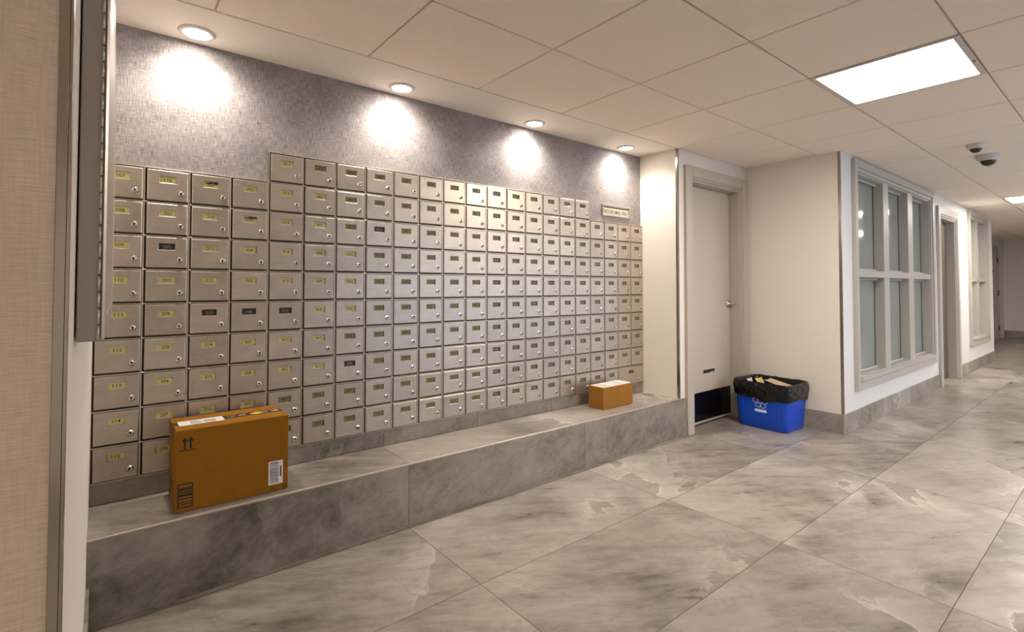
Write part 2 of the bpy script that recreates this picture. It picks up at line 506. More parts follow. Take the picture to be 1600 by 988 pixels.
# polished corner guards
def guard(name, x, y, sx, sy, z0, z1, label, w=.020, wx=None):
    wx = w if wx is None else wx
    b = MB()
    b.box((x, y - sy * .0, z0), (x + sx * wx, y + sy * .0025, z1), 'chrome', bev=.0008)
    b.box((x, y, z0), (x - sx * .0025, y - sy * w, z1), 'chrome', bev=.0008)
    b.box((x - sx * .0025, y, z0), (x, y + sy * .0025, z1), 'chrome')
    return struct(name, b, label)
guard('trim_1', XL, YF - .0015, -1, -1, 0, ZC, 'polished metal corner guard on the foreground wall', wx=.010)
guard('trim_2', XR, YB, 1, -1, ZL + .001, ZC, 'polished metal corner guard on the mailbox recess', w=.016)
guard('trim_3', XI, YC, 1, -1, HB, ZC, 'polished metal corner guard on the corridor corner', w=.016)
b = MB().box((XI - .0115, YC - .0125, 0), (XI - .0005, YC - .0005, HB), 'satin')
struct('trim_4', b)

# ------------------------------------------------------------------ tiled ledge
t = thing('ledge', 'long grey marble-tiled ledge running below the mailboxes', 'ledge', ((XL + XR) / 2, YB / 2, 0))
mx = (XL + XR) / 2; my = YB / 2
MB().box((XL - mx, YB - my, 0), (DX0 - .118 - mx, YB + .012 - my, ZL - .008), 'ledge_front').build('front_tile', t)
MB().box((XL - mx, YB + .012 - my, ZL - .02), (XR - mx, .0095 - my, ZL), 'ledge_top').build('top_tile', t)
MB().box((XL - mx, YB - .001 - my, ZL - .0085), (DX0 - .118 - mx, YB + .012 - my, ZL + .0004), 'satin', bev=.0025, seg=2).build('edge_trim', t)

# ------------------------------------------------------------------ mailboxes
DW, DH = 0.1500, 0.1335
CW, CH, CZ = 0.060, 0.0285, 0.0255      # card window, centre above door centre
def door_mesh(w, h, nm):
    b = MB()
    i = b.mi('steel'); j = b.mi('steel')
    def ring(hw, hh, y, cx=0, cz=0):
        return [b.bm.verts.new((cx + sx * hw, y, cz + sz * hh)) for sx, sz in ((-1, -1), (1, -1), (1, 1), (-1, 1))]
    R = [ring(w / 2, h / 2, 0.001), ring(w / 2, h / 2, -.0065), ring(w / 2 - .0012, h / 2 - .0012, -.0083), ring(w / 2 - .0040, h / 2 - .0040, -.0098),
         ring(CW / 2 + .0012, CH / 2 + .0012, -.0095, 0, CZ), ring(CW / 2, CH / 2, -.0088, 0, CZ), ring(CW / 2, CH / 2, -.002, 0, CZ)]
    for a, c in zip(R, R[1:]):
        for k in range(4):
            f = b.bm.faces.new((a[k], a[(k + 1) % 4], c[(k + 1) % 4], c[k])); f.material_index = i
    return b.mesh(nm)
ME_DOOR = door_mesh(DW, DH, 'mailbox_door')
ME_WIDE = door_mesh(DW + PX, DH, 'mailbox_door')
def lock_mesh():
    b = MB()
    b.lathe([(.0130, 0), (.0130, -.0012), (.0108, -.0020), (.0106, -.0060), (.0090, -.0078), (.0060, -.0084), (.0058, -.0078), (.0001, -.0078)], (0, 0, 0), (0, 1, 0), 'lock', 20, True, True)
    b.box((-.0012, -.0090, -.0050), (.0012, -.0074, .0030), 'black')
    b.box((-.0022, -.0090, -.0012), (.0022, -.0074, .0024), 'black')
    return b.mesh('lock')
ME_LOCK = lock_mesh()

NUMS = [str(n) for n in range(107, 117)]
for fl in (2, 3, 4, 5, 6, 7, 8, 9, 10, 11, 12, 14, 15):
    NUMS += [str(fl * 100 + k) for k in range(1, 17)]
DARK = {(2, 4), (3, 6), (5, 6), (7, 8), (8, 3), (4, 6)}        # (column, row) windows without a pale card
TORN = {(3, 2), (4, 3), (4, 6)}
_cards = {}
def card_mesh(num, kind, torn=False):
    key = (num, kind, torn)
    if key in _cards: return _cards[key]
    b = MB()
    mat = dict(y='card_y', o='card_shade', d='card_deep_shade', k='card_k')[kind]
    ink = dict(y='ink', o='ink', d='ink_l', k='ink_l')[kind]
    e = .0003
    b.box((-CW / 2 + e, -.0030, -CH / 2 + e), (CW / 2 - e, -.0018, CH / 2 - e), mat)
    if num:
        b.text(num, (0, -.00315, 0), (1, 0, 0), (0, 0, 1), .0145, ink, width=.0094 * len(num))
    if torn:
        r = random.Random(num)
        n = 9
        up = [(-CW / 2 + .002 + (CW - .004) * q / n, CH * (.12 - .05 * q / n) + r.uniform(-.003, .005)) for q in range(n + 1)]
        b.face([(x, -.0033, z) for x, z in up] + [(CW / 2 - .002, -.0033, CH / 2 - .001), (-CW / 2 + .03, -.0033, CH / 2 - .001)], 'card_k')
    _cards[key] = b.mesh('number_card', recalc=False)
    return _cards[key]

def ref(name, me, parent, loc):
    o = bpy.data.objects.new(name, me)
    COL.objects.link(o)
    o.parent = parent; o.location = loc
    return o

UNIT_LABELS = [
 'two-column steel mailbox unit at the left end, doors numbered from 107 down to 115',
 'two-column steel mailbox unit with doors 209 to 216, partly hidden by the large box',
 'first taller two-column mailbox unit, ten rows high, doors 311 to 315 on its left',
 'fourth two-column steel mailbox unit from the left, first one wholly clear of the large box',
 'fifth two-column steel mailbox unit from the left, just right of the second downlight',
 'sixth two-column steel mailbox unit from the left, midway along the wall',
 'seventh two-column steel mailbox unit from the left, just left of the third downlight',
 'eighth two-column steel mailbox unit from the left, just right of the third downlight',
 'last of the taller mailbox units, its top right corner beside the return mail plate',
 'lower two-column mailbox unit behind the small box, left of the unit with the wide door',
 'two-column steel mailbox unit at the right end with one double-width door at its foot']
seq = 0
for k in range(11):
    n = 10 if 2 <= k <= 8 else 9
    x0 = MX0 + 2 * k * PX
    u = thing('mailbox_unit', UNIT_LABELS[k], 'mailboxes', (x0 + PX, 0, MZ0), 0, 'steel mailbox units on the back wall')
    b = MB()
    H = n * PZ
    b.box((-PX + .0006, .0118, 0), (PX - .0006, .0065, H), 'recess')
    wide = (k == 10)
    b.box((-PX + .0006, .0118, 0), (-PX + .0018, -.0080, H), 'steel_frame')
    b.box((PX - .0064, .0118, 0), (PX - .0006, -.0088, H), 'steel_frame', bev=.0008)
    b.box((-.0058, .0110, PZ if wide else 0), (0, -.0085, H), 'steel_frame', bev=.0008)
    for r in range(n):
        z = r * PZ
        b.box((-PX + .0018, .0110, max(0, z - .0048)), (PX - .0064, -.0082, z + .0002 if r else .0045), 'steel_frame', bev=.0008)
    b.box((-PX + .0006, .0118, H - .003), (PX - .0006, -.0090, H + .001), 'steel_frame', bev=.0008)
    b.build('frame', u)
    for c in range(2):
        for r in range(n):
            row = (10 - n) + r + 1                  # 1 = top row of the taller units
            zc_ = H - (r + .5) * PZ
            coln = 2 * k + c + 1
            if wide and r == n - 1:
                if c == 1: continue
                d = ref('mailbox_door', ME_WIDE, u, (0, 0, zc_))
                d['label'] = 'double-width steel door at the bottom right'
                ref('number_card', card_mesh('', 'd'), d, (0, 0, CZ))
                ref('lock', ME_LOCK, d, (.095, -.0095, -.037))
                continue
            xc_ = (c - .5) * PX
            d = ref('mailbox_door', ME_DOOR, u, (xc_, 0, zc_))
            num = NUMS[seq]; seq += 1
            dark = (coln, row) in DARK
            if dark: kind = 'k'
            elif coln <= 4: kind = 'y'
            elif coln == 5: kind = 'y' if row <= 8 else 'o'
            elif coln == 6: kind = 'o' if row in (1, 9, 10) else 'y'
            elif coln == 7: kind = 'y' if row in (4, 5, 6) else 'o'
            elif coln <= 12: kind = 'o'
            else: kind = 'd'  # cards step darker to the right: painted fall-off of light
            torn = (coln, row) in TORN
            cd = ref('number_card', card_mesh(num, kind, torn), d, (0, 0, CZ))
            if dark: cd['label'] = 'dark number window without a pale card'
            lk = ref('lock', ME_LOCK, d, (.0475 + random.uniform(-.001, .001), -.0095, -.031 + random.uniform(-.001, .001)))
            lk.rotation_euler = (0, random.uniform(-.5, .5), 0)

# return-mail plate
t = thing('mail_slot_plate', 'small framed plate reading RETURN MAIL ONLY above the right-hand mailboxes', 'mail slot', (3.648, .012, 1.806))
b = MB()
w, h = .170, .046
b.box((-w, 0, h - .008), (w, -.012, h), 'satin', bev=.002); b.box((-w, 0, -h), (w, -.012, -h + .008), 'satin', bev=.002)
b.box((-w, 0, -h + .008), (-w + .010, -.012, h - .008), 'satin', bev=.002); b.box((w - .010, 0, -h + .008), (w, -.012, h - .008), 'satin', bev=.002)
b.build('frame', t)
MB().box((-w + .010, 0, -h + .008), (w - .010, -.002, h - .008), 'satin').box((-w + .018, -.0019, .020), (w - .016, -.0026, .030), 'black').build('slot', t)
b = MB().box((-w + .016, -.002, -h + .011), (w - .012, -.008, .013), 'sign_plate', bev=.001)
b.text('RETURN MAIL ONLY', (.002, -.0083, -.0110), (1, 0, 0), (0, 0, 1), .030, 'ink_g', width=.298)
b.build('name_plate', t)

# ------------------------------------------------------------------ lights
def add_spot(parent, loc, watt, angle, blend, radius, col):
    li = bpy.data.lights.new('lamp', 'SPOT')
    li.energy = watt; li.spot_size = angle; li.spot_blend = blend; li.shadow_soft_size = radius; li.color = col
    o = bpy.data.objects.new('lamp', li); COL.objects.link(o)
    o.parent = parent; o.location = loc
    return o
DL = ['leftmost of the four round recessed downlights above the mailboxes', 'second from left of the four round recessed downlights above the mailboxes',
      'third from left of the four round recessed downlights above the mailboxes', 'rightmost of the four round recessed downlights, nearest the recess corner']
ME_RING = MB().lathe([(.050, .0002), (.072, .0002), (.072, -.003), (.066, -.007), (.052, -.008), (.050, -.004)], (0, 0, 0), (0, 0, 1), 'camwhite', 40, False, False).mesh('trim_ring')
ME_LENS = MB().lathe([(.0502, -.0022), (.035, -.004), (.0001, -.0045)], (0, 0, 0), (0, 0, 1), 'disc', 40, False, True).mesh('lens')
for x, l in zip((.706, 1.683, 2.668, 3.639), DL):
    t = thing('downlight', l, 'downlight', (x, -.103, ZC - .0005), 0, 'recessed downlights over the mailboxes')
    ref('trim_ring', ME_RING, t, (0, 0, 0)); ref('lens', ME_LENS, t, (0, 0, 0))
    add_spot(t, (0, 0, -.012), DOWN_W, math.radians(150), 0.9, .035, DOWN_COL)

PL = {(1, 1): 'large bright square ceiling light panel nearest the viewer', (10, 1): 'far ceiling light panel at the right edge, beyond the two dome cameras',
      (5, 4): 'ceiling light panel on the side of the corridor facing the window',
      (10, 4): 'ceiling light panel on the side of the corridor facing the doorway',
      (15, 3): 'added unseen ceiling light panel brightening the far end of the corridor',  # extra panel out of view, put in to brighten the far corridor
      (5, 6): 'ceiling light panel by the entrance glazing',
      (-6, 4): 'added unseen ceiling light panel brightening the beige foreground wall end'}  # extra panel out of view, put in to light the foreground wall
for (i, j) in PANELS:
    cx_, cy_ = GX + (i + .5) * TX, GY - (j + .5) * TY
    t = thing('ceiling_light', PL[(i, j)], 'ceiling light', (cx_, cy_, ZC), 0, 'square ceiling light panels')
    hx, hy = TX / 2 - .003, TY / 2 - .003
    b = MB()
    fw = .024
    b.box((-hx, -hy, -.005), (hx, -hy + fw, .012), 'camwhite', bev=.0015); b.box((-hx, hy - fw, -.005), (hx, hy, .012), 'camwhite', bev=.0015)
    b.box((-hx, -hy + fw, -.005), (-hx + fw, hy - fw, .012), 'camwhite', bev=.0015); b.box((hx - fw, -hy + fw, -.005), (hx, hy - fw, .012), 'camwhite', bev=.0015)
    b.build('frame', t)
    MB().box((-hx + fw, -hy + fw, .001), (hx - fw, hy - fw, .010), 'panel').build('diffuser', t)
    if (i, j) == (1, 1):
        MB().box((.05, -hy + .006, -.0058), (.085, -hy + .014, -.0048), 'red').build('sticker', t)

# ------------------------------------------------------------------ dome cameras
def dome(x, y, r, label, rot, drop):
    t = thing('dome_camera', label, 'security camera', (x, y, ZC), rot, 'white dome cameras on the ceiling')
    MB().lathe([(r * .97, 0), (r, -.004), (r, -r * .30), (r * .94, -r * .46), (r * .72, -r * .54)], (0, 0, 0), (0, 0, 1), 'camwhite', 40, True, False).build('housing', t)
    d = MB()
    rr = r * .68
    d.lathe([(rr * math.cos(a), -r * .52 - rr * math.sin(a) * .95) for a in [q * PI / 2 / 7.001 for q in range(8)]], (0, 0, 0), (0, 0, 1), 'dome', 32, True, True)
    d.build('dome', t)
    MB().lathe([(rr * 1.07, -r * .50), (rr * 1.07, -r * .60), (rr * .98, -r * .63)], (0, 0, 0), (0, 0, 1), 'camwhite', 32, False, False).build('ring', t)
    MB().box((r * .90, -.006, -r * .26), (r * 1.01, .006, -r * .16), 'black').build('screw', t)
dome(5.690, -1.873, .058, 'smaller white dome camera, the farther left of the two on the ceiling', 2.2, 0)
dome(6.20, -1.872, .080, 'larger white dome camera, just right of the smaller one', -.9, 0)

# ------------------------------------------------------------------ door beside the mailboxes
def casing(t, x0, x1, z1, y, w, p, m, z0=0.0, bottom=False, profile=True):
    """stepped casing round an opening; local origin is world"""
    b = MB()
    steps = [(0.0, w, p)] if not profile else [(0.006, w, p), (0.006, w * .30, p * .45), (-.004, .012, -.0 + .004)]
    def fr(i, o, pr):
        # band from i to o outside the opening edge
        b.box((x0 - o, y - pr, z0 - (o if bottom else 0)), (x0 - i, y, z1 + o), m, bev=.002)
        b.box((x1 + i, y - pr, z0 - (o if bottom else 0)), (x1 + o, y, z1 + o), m, bev=.002)
        b.box((x0 - i, y - pr, z1 + i), (x1 + i, y, z1 + o), m, bev=.002)
        if bottom: b.box((x0 - i, y - pr, z0 - o), (x1 + i, y, z0 - i), m, bev=.002)
    if profile:
        fr(w * .22, w, p); fr(w * .08, w * .22, p * .7); fr(0.0, w * .08, p * .42)
    else:
        fr(0, w, p)
    return b
def jamb(x0, x1, z1, y0, y1, th, m, z0=None):
    b = MB()
    b.box((x0, y0, 0 if z0 is None else z0), (x0 + th, y1, z1), m, bev=.0015); b.box((x1 - th, y0, 0 if z0 is None else z0), (x1, y1, z1), m, bev=.0015)
    b.box((x0 + th, y0, z1 - th), (x1 - th, y1, z1), m, bev=.0015)
    if z0 is not None: b.box((x0 + th, y0, z0), (x1 - th, y1, z0 + th), m, bev=.0015)
    return b

t = thing('door_1', 'taupe slab door with a dark kick plate, right of the mailbox recess', 'door', (4.56, YB, 0), 0, None, 'structure')
OF = (-4.56, -YB, 0)
def sub(mb, name, parent, off=OF): return mb.build(name, parent, off)
sub(casing(t, DX0, DX1, DZ, YB, .112, .026, 'trimpaint'), 'casing', t)
sub(jamb(DX0, DX1, DZ, YB - .004, .1, .012, 'trimpaint'), 'jamb', t)
SY = -.262
sl = sub(MB().box((DX0 + .014, SY, .016), (DX1 - .016, SY + .044, DZ - .014), 'doorpaint', bev=.0015), 'slab', t)
b = MB(); b.box((DX0 + .013, SY + .05, .0), (DX1 - .013, SY + .062, DZ - .012), 'trimpaint'); sub(b, 'stop', t)
sub(MB().box((DX0 + .03, SY - .0016, .036), (DX1 - .020, SY, .282), 'kick', bev=.0006), 'kick_plate', t)
b = MB()
sx0, sx1, sz0, sz1 = 4.47, 4.655, .437, .468
b.box((sx0, SY - .0012, sz0), (sx1, SY, sz1), 'black')
for A, B in (((sx0 - .008, sz0 - .008), (sx1 + .008, sz0)), ((sx0 - .008, sz1), (sx1 + .008, sz1 + .008)), ((sx0 - .008, sz0), (sx0, sz1)), ((sx1, sz0), (sx1 + .008, sz1))):
    b.box((A[0], SY - .004, A[1]), (B[0], SY, B[1]), 'doorpaint')
b.box((sx1 - .07, SY - .003, sz0), (sx1 - .002, SY - .001, sz0 + .012), 'satin')
sub(b, 'mail_slot', t)
b = MB()
kx, kz = 4.902, 1.036
b.lathe([(.037, 0), (.037, -.006), (.030, -.012), (.012, -.013), (.011, -.040), (.012, -.050), (.0001, -.052)], (kx, SY, kz), (0, 1, 0), 'lock', 28)
b.tube([(kx, SY - .046, kz), (kx + .02, SY - .050, kz), (kx + .05, SY - .050, kz), (kx + .085, SY - .046, kz - .002)], .0085, 'lock', 10)
sub(b, 'lever_handle', t)

# ------------------------------------------------------------------ corridor windows and doorway
def grid_window(name, label, W_, mull, zbar, cas=.098, p=.031, glass='frost', inset=.082):
    x0, x1, z0, z1 = W_
    t = thing(name, label, 'window', ((x0 + x1) / 2, YC, z0), 0, None, 'structure')
    off = (-(x0 + x1) / 2, -YC, -z0)
    b = MB()
    y = YC
    # casing: stepped bands
    for i, o, pr in ((cas * .35, cas, p), (0.0, cas * .35, p * .55)):
        b.box((x0 - o, y - pr, z0 - o), (x0 - i, y, z1 + o), 'winpaint', bev=.002)
        b.box((x1 + i, y - pr, z0 - o), (x1 + o, y, z1 + o), 'winpaint', bev=.002)
        b.box((x0 - i, y - pr, z1 + i), (x1 + i, y, z1 + o), 'winpaint', bev=.002)
        b.box((x0 - i, y - pr, z0 - o), (x1 + i, y, z0 - i), 'winpaint', bev=.002)
    b.build('casing', t, off)
    b = MB()
    b.box((x0 - .004, y - p - .008, z0 - .030), (x1 + .004, y + .02, z0 + .006), 'winpaint', bev=.004, seg=2)
    b.build('sill', t, off)
    b = MB()
    yb = y + .20
    b.box((x0, y, z0), (x0 + .012, yb, z1), 'winpaint'); b.box((x1 - .012, y, z0), (x1, yb, z1), 'winpaint')
    b.box((x0, y, z0), (x1, yb, z0 + .012), 'winpaint'); b.box((x0, y, z1 - .012), (x1, yb, z1), 'winpaint')
    for a, c in mull: b.box((a, y - .004, z0), (c, yb, z1), 'winpaint', bev=.003)
    b.box((x0, y - .005, zbar - .030), (x1, yb, zbar + .030), 'winpaint', bev=.003)
    b.build('frame', t, off)
    xs = [x0 + .012] + [v for m in mull for v in m] + [x1 - .012]
    for q in range(0, len(xs), 2):
        for za, zb in ((z0 + .012, zbar - .03), (zbar + .03, z1 - .012)):
            g = MB().box((xs[q], y + inset, za), (xs[q + 1], y + inset + .008, zb), glass).build('pane', t, off)
            s = .008
            bb = MB()
            bb.box((xs[q + 1] - s, y + inset - .004, za), (xs[q + 1], y + inset, zb), 'sash')
            bb.box((xs[q], y + inset - .004, zb - s), (xs[q + 1] - s, y + inset, zb), 'sash')
            bb.build('gasket', g)
            # sloped glazing bead along the foot and head
            bd = MB()
            bd.box((xs[q], y + inset - .03, za), (xs[q + 1], y + inset - .004, za + .022), 'winpaint', bev=.006)
            bd.box((xs[q], y + inset - .03, zb - .022), (xs[q + 1], y + inset - .004, zb), 'winpaint', bev=.006)
            bd.build('glazing_bead', g)
    return t
grid_window('window_1', 'large six-pane interior window with frosted glass on the corridor wall', W1, [(6.165, 6.315), (6.965, 7.135)], 1.305)
grid_window('window_2', 'smaller four-pane interior window farther along the corridor', W2, [(10.42, 10.55)], 1.295)

t = thing('door_2', 'doorway with a dark brown door between the two corridor windows', 'door', (8.645, YC, 0), 0, None, 'structure')
OF2 = (-8.645, -YC, 0)
sub(casing(t, D2[0], D2[1], D2[3], YC, .115, .030, 'winpaint'), 'casing', t, OF2)
sub(jamb(D2[0], D2[1], D2[3], YC - .004, -.95, .014, 'winpaint'), 'jamb', t, OF2)
sub(MB().box((D2[0] + .015, -1.045, .012), (D2[1] - .016, -1.0, D2[3] - .016), 'dark_door', bev=.002), 'slab', t, OF2)
b = MB()
b.box((8.285, -1.054, 1.04), (8.345, -1.045, 1.20), 'lock', bev=.002)
b.box((8.285, -1.125, 1.085), (8.325, -1.054, 1.165), 'black', bev=.004)
sub(b, 'lock_box', t, OF2)
for z in (1.76, 1.43, .78, .17):
    b = MB().box((8.40, -1.0475, z - .055), (8.64, -1.045, z + .055), 'sign_plate')
    o = sub(b, 'notice', t, OF2)

t = thing('door_3', 'pale far door with dark hinges at the end of the corridor', 'door', (15.96, YD, 0), 0, None, 'structure')
OF3 = (-15.96, -YD, 0)
sub(casing(t, D3[0], D3[1], D3[3], YD, .07, .018, 'winpaint'), 'casing', t, OF3)
sub(MB().box((D3[0], YD - .002, 0), (D3[1], YD + .05, D3[3]), 'doorpaint', bev=.002), 'slab', t, OF3)
for z in (1.80, 1.05, .25):
    sub(MB().box((D3[1] - .03, YD - .022, z - .06), (D3[1] + .06, YD - .002, z + .06), 'hinge', bev=.003), 'hinge', t, OF3)
sub(MB().box((15.75, YD - .006, 1.50), (15.88, YD - .002, 1.58), 'hinge'), 'number_plate', t, OF3)
b = MB().lathe([(.035, 0), (.03, -.012), (.012, -.015), (.012, -.05)], (15.58, YD - .002, 1.03), (0, 1, 0), 'lock', 16)
b.tube([(15.58, YD - .05, 1.03), (15.75, YD - .05, 1.03)], .011, 'lock')
sub(b, 'lever_handle', t, OF3)

# ------------------------------------------------------------------ grey notice cabinet on the side wall
CY0, CY1, CZ0, CZ1, CD = -1.700, -.52, 1.109, 1.85, .025
t = thing('notice_cabinet', 'shallow grey metal notice cabinet with a hinged framed door on the left side wall', 'cabinet', (XL + .0022, (CY0 + CY1) / 2, CZ0))
off = (-XL, -(CY0 + CY1) / 2, -CZ0)
b = MB()
b.box((XL, CY0, CZ0), (XL + CD, CY0 + .02, CZ1), 'cabinet', bev=.0015); b.box((XL, CY1 - .02, CZ0), (XL + CD, CY1, CZ1), 'cabinet', bev=.0015)
b.box((XL, CY0 + .02, CZ0), (XL + CD, CY1 - .02, CZ0 + .02), 'cabinet', bev=.0015); b.box((XL, CY0 + .02, CZ1 - .02), (XL + CD, CY1 - .02, CZ1), 'cabinet', bev=.0015)
b.box((XL, CY0 + .02, CZ0 + .02), (XL + .004, CY1 - .02, CZ1 - .02), 'cabinet')
b.build('body', t, off)
L = CY1 - CY0 - .004; HH = CZ1 - CZ0
dl = (CD + .001, CY0 + .002 - (CY0 + CY1) / 2, 0)
b = MB()
fw, th = .035, .0065
b.box((0, 0, 0), (th, fw, HH), 'satin', bev=.003); b.box((0, L - fw, 0), (th, L, HH), 'satin', bev=.003)
b.box((0, fw, 0), (th, L - fw, fw), 'satin', bev=.003); b.box((0, fw, HH - fw), (th, L - fw, HH), 'satin', bev=.003)
dr = b.build('door', t, dl, (0, 0, -.0185))
MB().box((.002, fw, fw), (.0050, L - fw, HH - fw), 'satin').build('panel', dr)
b = MB()
n = 30
for k in range(n):
    z0 = HH * k / n
    b.lathe([(.0016, z0 + .0012), (.0016, z0 + HH / n - .0012)], (-.001, -.003, 0), (0, 0, 1), 'satin', 8)
b.lathe([(.0009, 0), (.0009, HH)], (-.001, -.003, 0), (0, 0, 1), 'hinge', 6)
b.build('piano_hinge', t, dl)

# ------------------------------------------------------------------ large cardboard parcel
BX, BY, BW, BD, BH = .843, -.172, .418, .240, .322
t = thing('cardboard_box', 'large brown shipping box with black printed tape on the left end of the ledge', 'box', (BX, BY, ZL))
hw, hd = BW / 2, BD / 2
b = MB().box((-hw, -hd, 0), (hw, hd, BH), 'card_brown', bev=.003, seg=2)
b.build('carton', t)
b = MB().box((-hw - .0006, -.024, BH - .075), (-hw + .001, .024, BH), 'tape')
b.box((-hw - .0006, -.024, BH - .0005), (hw + .0006, .024, BH + .0006), 'tape')
b.box((hw - .001, -.024, BH - .03), (hw + .0006, .024, BH), 'tape')
for k in range(9):
    x = -hw + .03 + k * .045
    if k % 3 == 2:
        b.loft([[(x + .017 * math.cos(a), .005 * math.sin(a), BH + .0007) for a in [q * PI / 6 for q in range(12)]]], 'paper', False, True)
    else:
        for q in range(3): b.box((x + q * .010 - .010, -.009, BH + .0006), (x + q * .010 - .0075, .009, BH + .0009), 'paper')
yx = .105
b.face([(yx - .028, -.004, BH + .0011), (yx, -.026, BH + .0011), (yx + .028, -.002, BH + .0011), (yx, .020, BH + .0011)], 'yellow')
b.build('printed_tape', t)
MB().box((-hw - .0006, -.024, 0), (-hw + .001, .024, .095), 'tape').build('end_tape', t)
b = MB().box((-hw + .018, -.052, BH + .0008), (-.028, .030, BH + .0018), 'paper')
for r_ in range(5): b.box((-hw + .060, -.040 + r_ * .013, BH + .0018), (-hw + .060 + (.03 + .012 * (r_ % 3)), -.036 + r_ * .013, BH + .0021), 'ink_g')
for r_ in range(9): b.box((-.100 + r_ * .005, -.040, BH + .0018), (-.100 + r_ * .005 + .0015 + .001 * (r_ % 2), .010, BH + .0021), 'ink_g')
b.build('shipping_label', t)
yf = -hd - .0005
b = MB()
for q in (0, 1):
    x = -hw + .030 + q * .020
    z = BH - .075
    b.box((x - .003, yf, z), (x + .003, yf + .001, z + .030), 'ink_g')
    b.face([(x - .010, yf, z + .028), (x + .010, yf, z + .028), (x, yf, z + .046)], 'ink_g')
b.box((-hw + .012, yf, BH - .083), (-hw + .066, yf + .001, BH - .079), 'ink_g')
b.build('arrow_print', t, recalc=False)
b = MB()
x0, x1, z0, z1 = -hw + .008, -hw + .060, .018, .112
b.box((x0, yf, z0), (x1, yf + .001, z1), 'ink_g')
for za, zb_ in ((.022, .030), (.034, .038), (.042, .050), (.055, .062), (.072, .076), (.082, .086), (.096, .107)):
    b.box((x0 + .004, yf - .0004, za), (x1 - .004, yf, zb_), 'card_brown')
b.build('code_print', t)
b = MB().box((hw - .080, yf - .0004, .030), (hw - .022, yf + .001, .130), 'paper')
z = .036
r = random.Random(4)
while z < .122:
    d_ = r.choice((.0012, .002, .003)); b.box((hw - .074, yf - .0007, z), (hw - .040, yf - .0004, z + d_), 'ink_g'); z += d_ + r.choice((.0012, .002, .0028))
b.box((hw - .034, yf - .0007, .060), (hw - .028, yf - .0004, .105), 'ink_g')
b.build('barcode_label', t)
b = MB()
for xa, za, sx, sz in ((hw - .066, .010, 1, 1), (hw - .008, .010, -1, 1), (hw - .008, .112, -1, -1)):
    b.box((xa, yf, za), (xa + sx * .014, yf + .001, za + .003), 'tape'); b.box((xa, yf, za), (xa + sx * .003, yf + .001, za + sz * .014), 'tape')
b.build('corner_print', t)
b = MB()      # curved arrow print on the left side
pts = [(-hw - .0006, .085 - .15 * q / 12, .150 - .055 * math.sin(PI * (.18 + .62 * q / 12))) for q in range(13)]
for p_, q_ in zip(pts, pts[1:]):
    b.face([p_, q_, (q_[0], q_[1], q_[2] - .009), (p_[0], p_[1], p_[2] - .009)], 'tape')
e = pts[-1]
b.face([(e[0], e[1] + .022, e[2] + .008), (e[0], e[1] - .016, e[2] + .010), (e[0], e[1] - .006, e[2] - .028), (e[0], e[1] - .001, e[2] - .006)], 'tape')
b.build('curved_arrow_print', t)

# ------------------------------------------------------------------ small parcel
t = thing('cardboard_box', 'small brown parcel with white labels on top at the right end of the ledge', 'box', (3.393, -.146, ZL), .02)
w, d, h = .172, .071, .158
b = MB().box((-w, -d, 0), (w, d, h), 'card_brown2', bev=.003, seg=2)
b.box((-.012, -d - .0015, -.0), (-.009, -d + .002, h - .004), 'card_brown')
b.box((-w + .002, -d - .002, .0005), (-.010, -d + .001, .016), 'card_brown2')
b.build('carton', t)
b = MB().face([(-w + .012, -d + .004, h + .001), (-.014, -d + .002, h + .0016), (-.012, d - .010, h + .001), (-w + .010, d - .012, h + .001)], 'paper')
b = MB()
b.box((-w + .012, -d + .004, h), (-.014, d - .010, h + .0012), 'paper'); b.box((-.004, -d + .006, h), (w - .012, d - .006, h + .0012), 'paper')
for q in range(6):
    b.box((-w + .030, -d + .020 + q * .016, h + .0012), (-.060 - .01 * (q % 3), -d + .025 + q * .016, h + .0015), 'ink_g' if q % 2 else 'tape_k')
    b.box((.02, -d + .022 + q * .015, h + .0012), (.095 + .01 * (q % 2), -d + .026 + q * .015, h + .0015), 'ink_g' if q % 2 else 'tape_k')
b.build('top_label', t)

# ------------------------------------------------------------------ recycling bin, liner and papers
def rrect(cx, cy, hx, hy, r, z, n=64, fn=None):
    pts = []
    per = []
    for (sx, sy, a0) in ((1, 1, 0), (-1, 1, PI / 2), (-1, -1, PI), (1, -1, 1.5 * PI)):
        for q in range(n // 8):
            a = a0 + (PI / 2) * q / (n // 8 - 1)
            per.append((cx + sx * (hx - r) + r * math.cos(a), cy + sy * (hy - r) + r * math.sin(a)))
    # resample the straights
    out = []
    m = len(per)
    for k in range(m):
        a, b_ = per[k], per[(k + 1) % m]
        dist = math.hypot(b_[0] - a[0], b_[1] - a[1])
        s_ = 8 if dist > .05 else 1
        for q in range(s_):
            out.append((a[0] + (b_[0] - a[0]) * q / s_, a[1] + (b_[1] - a[1]) * q / s_, z))
    return out
BN = (4.882, -.648)
t = thing('recycling_bin', 'blue plastic recycling bin in the corner by the taupe door', 'recycling bin', (*BN, 0), -.03)
hz = .385
def lev(f, inset=0.0):
    return .158 + (.186 - .158) * f - inset, .203 + (.232 - .203) * f - inset
rings = []
for z, ins in ((0.0, .010), (.004, .003), (.012, 0), (.10, 0), (.20, 0), (.30, 0), (hz - .02, 0)):
    a, c = lev(z / hz, ins); rings.append(rrect(0, 0, a, c, .035, z))
a, c = lev(1.0); rings.append(rrect(0, 0, a + .004, c + .004, .037, hz - .018)); rings.append(rrect(0, 0, a + .004, c + .004, .037, hz - .002)); rings.append(rrect(0, 0, a, c, .035, hz))
for z in (hz, .2, .02):
    a, c = lev(z / hz, .004); rings.append(rrect(0, 0, a, c, .032, z))
MB().loft(rings, 'blue').build('body', t)
